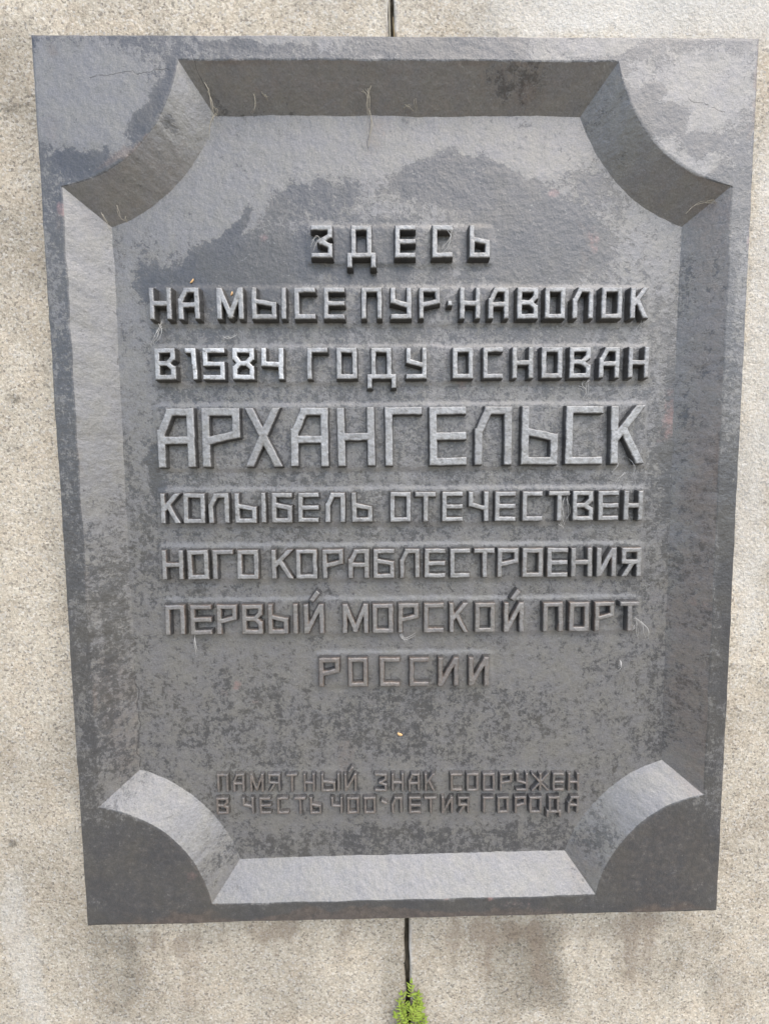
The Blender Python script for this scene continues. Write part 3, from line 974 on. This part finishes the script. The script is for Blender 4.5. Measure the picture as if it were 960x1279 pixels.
def stroke_sdf(X, Z, s, t):
    x0, y0, x1, y1 = s[:4]
    hw = s[4] if len(s) > 4 else t / 2
    dx, dy = x1 - x0, y1 - y0
    l = math.hypot(dx, dy) or 1e-6
    ux, uy = dx / l, dy / l
    mx_, my_ = (x0 + x1) / 2, (y0 + y1) / 2
    a = np.abs((X - mx_) * ux + (Z - my_) * uy) - (l / 2 + hw)
    b = np.abs(-(X - mx_) * uy + (Z - my_) * ux) - hw
    return np.hypot(np.maximum(a, 0), np.maximum(b, 0)) + np.minimum(np.maximum(a, b), 0)


WORD_NAME = {'·': 'hyphen', '-': 'small_hyphen'}
seed = 1000
for li, (dep, st, sl, zt, zb, ls) in enumerate(LINES):
    small = dep < 7
    for (c, x0, x1) in ls:
        seed += 1
        r = random.Random(seed)
        w_, h_ = x1 - x0, zt - zb
        xc, zc = (x0 + x1) / 2, (zt + zb) / 2 + sl * (x0 + x1) / 2
        g = .35 if small else (.62 if li == 3 else .5)
        e = .22 * w_ if c == 'Д' else 0
        lo = -.32 * h_ if c == 'Д' else 0
        hi = .38 * h_ if c == 'Й' else 0
        mg = 3.4
        gx = np.arange(-mg - e, w_ + e + mg + g, g)
        gz = np.arange(lo - mg, h_ + hi + mg + g, g)
        A, Bz = np.meshgrid(gx, gz, indexing='ij')
        # hand-cut pattern: every letter a little out of true
        ang = math.radians(r.uniform(-.7, .7))
        A2 = (A - w_ / 2) * math.cos(ang) + (Bz - h_ / 2) * math.sin(ang) + w_ / 2
        B2 = -(A - w_ / 2) * math.sin(ang) + (Bz - h_ / 2) * math.cos(ang) + h_ / 2
        A2 = A2 + .28 * vnoise(A, Bz, 9, seed)
        B2 = B2 + .28 * vnoise(A, Bz, 9, seed + 300)
        t_ = st * r.uniform(.96, 1.04)
        d = None
        for s in glyph(c, w_, h_, t_):
            q = stroke_sdf(A2, B2, s, t_)
            if c not in 'ДЙ·-':
                q = np.maximum(q, rrect(A2, B2, 0, w_, 0, h_, 0.01))
            elif c == 'Й' and len(s) == 4:
                q = np.maximum(q, rrect(A2, B2, 0, w_, 0, h_, 0.01))
            d = q if d is None else np.minimum(d, q)
        d = d + .2 * vnoise(A, Bz, 3.0, seed + 5) + (.5 if not small else .2) * np.clip(vnoise(A, Bz, 5.5, seed + 70) - .55, 0, 1)
        if small:
            hgt = np.interp(d, [-1.1, -.2, .3, 2.0, 2.6], [dep, dep - .25, dep - 1.0, -1.2, -3])
        else:
            hgt = np.interp(d, [-1.5, -.6, 0, .4, 1.3, 2.0], [dep, dep - .35, dep - 1.0, dep - 2.4, -1.6, -3.5])
        face = np.clip((.25 - d) / .7, 0, 1)
        hgt = hgt + face * (.28 * fbm(A + xc, Bz + zc, 9, 15, 3) + .12 * vnoise(A, Bz, 2.2, seed + 9))
        X = A - w_ / 2
        Zl = Bz - h_ / 2
        V = np.stack([X, -hgt, Zl], -1).reshape(-1, 3)
        # how the raised faces have worn: bright scuffed metal above, browner further down; the sides' shade is painted dark
        k = li / 9
        ws = np.zeros(A.shape + (3,))
        ws[..., 0] = .04 + face * (.11 / .9) + face * (r.uniform(.765, .80) - (.01 if li == 3 else 0) - .14 * max(0, k - .4))
        ws[..., 1] = face * (max(0, k - .42) * 1.25 + r.uniform(0, .08)) + .03
        if li >= 3 and not small:               # rust creeps in from the arrises
            ws[..., 1] += np.exp(-((d + .1) / .55) ** 2) * (.2 + .2 * (li - 3)) * np.clip(.7 + vnoise(A + xc, Bz + zc, 14, 33), 0, 1.5)
        if small:
            ws[..., 0] = .22 + face * .66
            ws[..., 1] = .25 + face * r.uniform(.35, .50)
        if c in '1584' and li == 2:
            ws[..., 0] = np.clip(ws[..., 0] + .4 * face, 0, 1)
        keep = (hgt > -2.2).ravel()
        F = grid_faces(len(gx), len(gz), keep=keep, flip=False)
        V, F, ws = compact(V, F, ws.reshape(-1, 3))
        ybase = D - .8 * 0 - 0.0
        if c in WORD_NAME:
            nm = WORD_NAME[c]
        elif c in '158' or c in '40':
            nm = 'small_digit' if small else 'digit'
        else:
            nm = 'small_letter' if small else 'letter'
        part(nm, V, F, wear=np.clip(ws, 0, 1), loc=(xc, ybase, zc))


# ------------------------------------------------------------------ cobwebs, straws and husks caught on the ironwork
def strands(name, label, cat, group, y, lines, mat, rad, wob, lift):
    V, F = [], []
    pts0 = np.array([p for l in lines for p in l], float)
    cx, cz = pts0[:, 0].mean(), pts0[:, 1].mean()
    seed0 = int(abs(cx * 7 + cz * 13)) + 1
    r = random.Random(seed0)
    for l in lines:
        for rep in range(2):
            jit = [(x - cx + r.gauss(0, wob), 0, z - cz + r.gauss(0, wob)) for x, z in l]
            P = spline(jit, 14)
            s = np.linspace(0, 1, 14)
            P[:, 1] = -lift(s) - r.uniform(.2, 1.0)
            rr = rad * r.uniform(.55, 1.1) * (1.1 - .7 * s)
            v, f = tube(P, rr, 4)
            n = len(V)
            V += v
            F += [tuple(i + n for i in q) for q in f]
    o = mesh_np(name, V, F, mat, loc=(cx, y, cz + ZC * 1000))
    thing(o, label, cat, group)


for lab, y, l in COBWEBS:
    strands('cobweb', lab, 'cobweb', 'cobwebs on the lettering', y - 1.5, l, WEB, .27, 1.1, lambda s: 1.5 + 4 * np.sin(s * 3.1))
for lab, y, l in STRAWS:
    strands('dry_straw', lab, 'straw', 'dry straws on the mouldings', y - 2.5, l, STRAW, .38, 1.1, lambda s: 2 + 3 * np.sin(s * 3.1))


def husk(x, z, lx, lz, tilt, label):
    nu, nv = 9, 12
    V = []
    for i in range(nu):
        a = math.pi * i / (nu - 1)
        for j in range(nv):
            b = 2 * math.pi * j / nv
            u, v, q = lx * math.cos(a), lz * math.sin(a) * math.cos(b), .8 * math.sin(a) * math.sin(b)
            v += .18 * u * u / lx
            t = math.radians(tilt)
            V.append((u * math.cos(t) - v * math.sin(t), q, u * math.sin(t) + v * math.cos(t)))
    F = [(i * nv + j, i * nv + (j + 1) % nv, (i + 1) * nv + (j + 1) % nv, (i + 1) * nv + j) for i in range(nu - 1) for j in range(nv)]
    y = float(field_y(np.array([x]), np.array([z]))[0]) - .8
    thing(mesh_np('seed_husk', V, F, SEED, loc=(x, y, z + ZC * 1000)), label, 'seed husk', 'husks stuck to the plaque')


husk(-4.1, -294.1, 3.6, 1.9, -25, 'orange seed husk alone on the bare field above the small lettering')
husk(-247.5, 273.5, 3.4, 1.0, 50, 'slim tan husk just above the letters of the second line')
husk(-200.5, 258.5, 2.6, 1.1, 70, 'tan husk lodged in the notch of a letter of the second line')

# ------------------------------------------------------------------ weed in the joint below the plaque
weed = bpy.data.objects.new('weed', None)
C.objects.link(weed)
WZ0 = -761.0
weed.location = (.008, WY / 1000, ZC + WZ0 / 1000)
thing(weed, 'small bright green weed with feathery leaves growing from the joint under the plaque', 'weed')
rw = random.Random(12)


def leaf_blade(base, direction, up, length, width, V, F):
    """a short ribbed blade: two rows folded along the midrib"""
    d = Vector(direction).normalized()
    s = d.cross(Vector(up)).normalized()
    nrm = s.cross(d)
    n0 = len(V)
    N = 6
    for i in range(N + 1):
        t = i / N
        wdt = width * math.sin(math.pi * min(1, t * .86 + .14)) ** .8
        c = Vector(base) + d * length * t + nrm * (-.22 * length * t * t)
        for q in (-1, 0, 1):
            V.append(tuple(c + s * q * wdt + nrm * abs(q) * wdt * .35))
    for i in range(N):
        for q in (0, 1):
            a = n0 + i * 3 + q
            F.append((a, a + 1, a + 4, a + 3))


fv, ff, sv, sf = [], [], [], []
for k in range(40):
    hz = rw.uniform(2, 88) if k else 104
    lean = rw.gauss(0, 1)
    spread = 23 * math.sin(math.pi * min(.95, (hz + 22) / 126)) + 2
    tip = Vector((rw.uniform(-1, 1) * spread, -rw.uniform(3, 20) * (1 - hz / 150), hz + rw.uniform(0, 7)))
    rootp = Vector((rw.uniform(-1.5, 1.5), 4, max(-8, hz - 28)))
    mid = rootp * .45 + tip * .55 + Vector((0, -5, -3))
    P = spline([rootp, mid, tip], 10)
    v, f = tube(P, np.linspace(.55, .28, 10), 4)
    n = len(sv)
    sv += v
    sf += [tuple(i + n for i in q) for q in f]
    for j in range(4, 10):
        p = Vector(P[j])
        dr = (Vector(P[min(j + 1, 9)]) - Vector(P[j - 1])).normalized()
        for sgn in (-1, 1):
            side = dr.cross(Vector((0, -1, .2))).normalized() * sgn
            dd = dr * rw.uniform(.4, .9) + side * rw.uniform(.7, 1.1) + Vector((0, -rw.uniform(-.2, .6), 0))
            leaf_blade(p, dd, (rw.uniform(-.3, .3), -1, .5), rw.uniform(2.0, 9.5), rw.uniform(.4, 1.25), fv, ff)
    leaf_blade(P[9], Vector(P[9]) - Vector(P[8]), (0, -1, .4), 6, 1.3, fv, ff)
mesh_np('foliage', fv, ff, LEAF, weed)
mesh_np('stem', sv, sf, STEM, weed)
pv, pf = [], []
for k in range(7):
    a = 2 * math.pi * k / 7
    leaf_blade((1.5, -21, 41), (math.cos(a), -.5, math.sin(a)), (0, -1, 0), 2.6, 1.0, pv, pf)
mesh_np('flower', pv, pf, PETAL, weed)

# thin dead stems standing in the joint above the plaque
for nm, lab, x0, z0, z1, dx in (('dead_stem', 'thin pale dead stem standing in the joint above the plaque, the taller one', -8.5, 535, 620, -1.2),
                                ('dead_stem', 'short greenish dead stem low in the joint above the plaque', -6.0, 528, 575, 1.6)):
    P = spline([(0, 0, 0), (dx, -3, (z1 - z0) * .5), (dx * .4, -2, z1 - z0)], 14)
    v, f = tube(P, np.linspace(1.3, .6, 14), 5)
    thing(mesh_np(nm, v, f, STRAW if dx < 0 else STEM, loc=(x0, WY - 1, z0 + ZC * 1000)), lab, 'dead stem', 'dead stems in the upper joint')
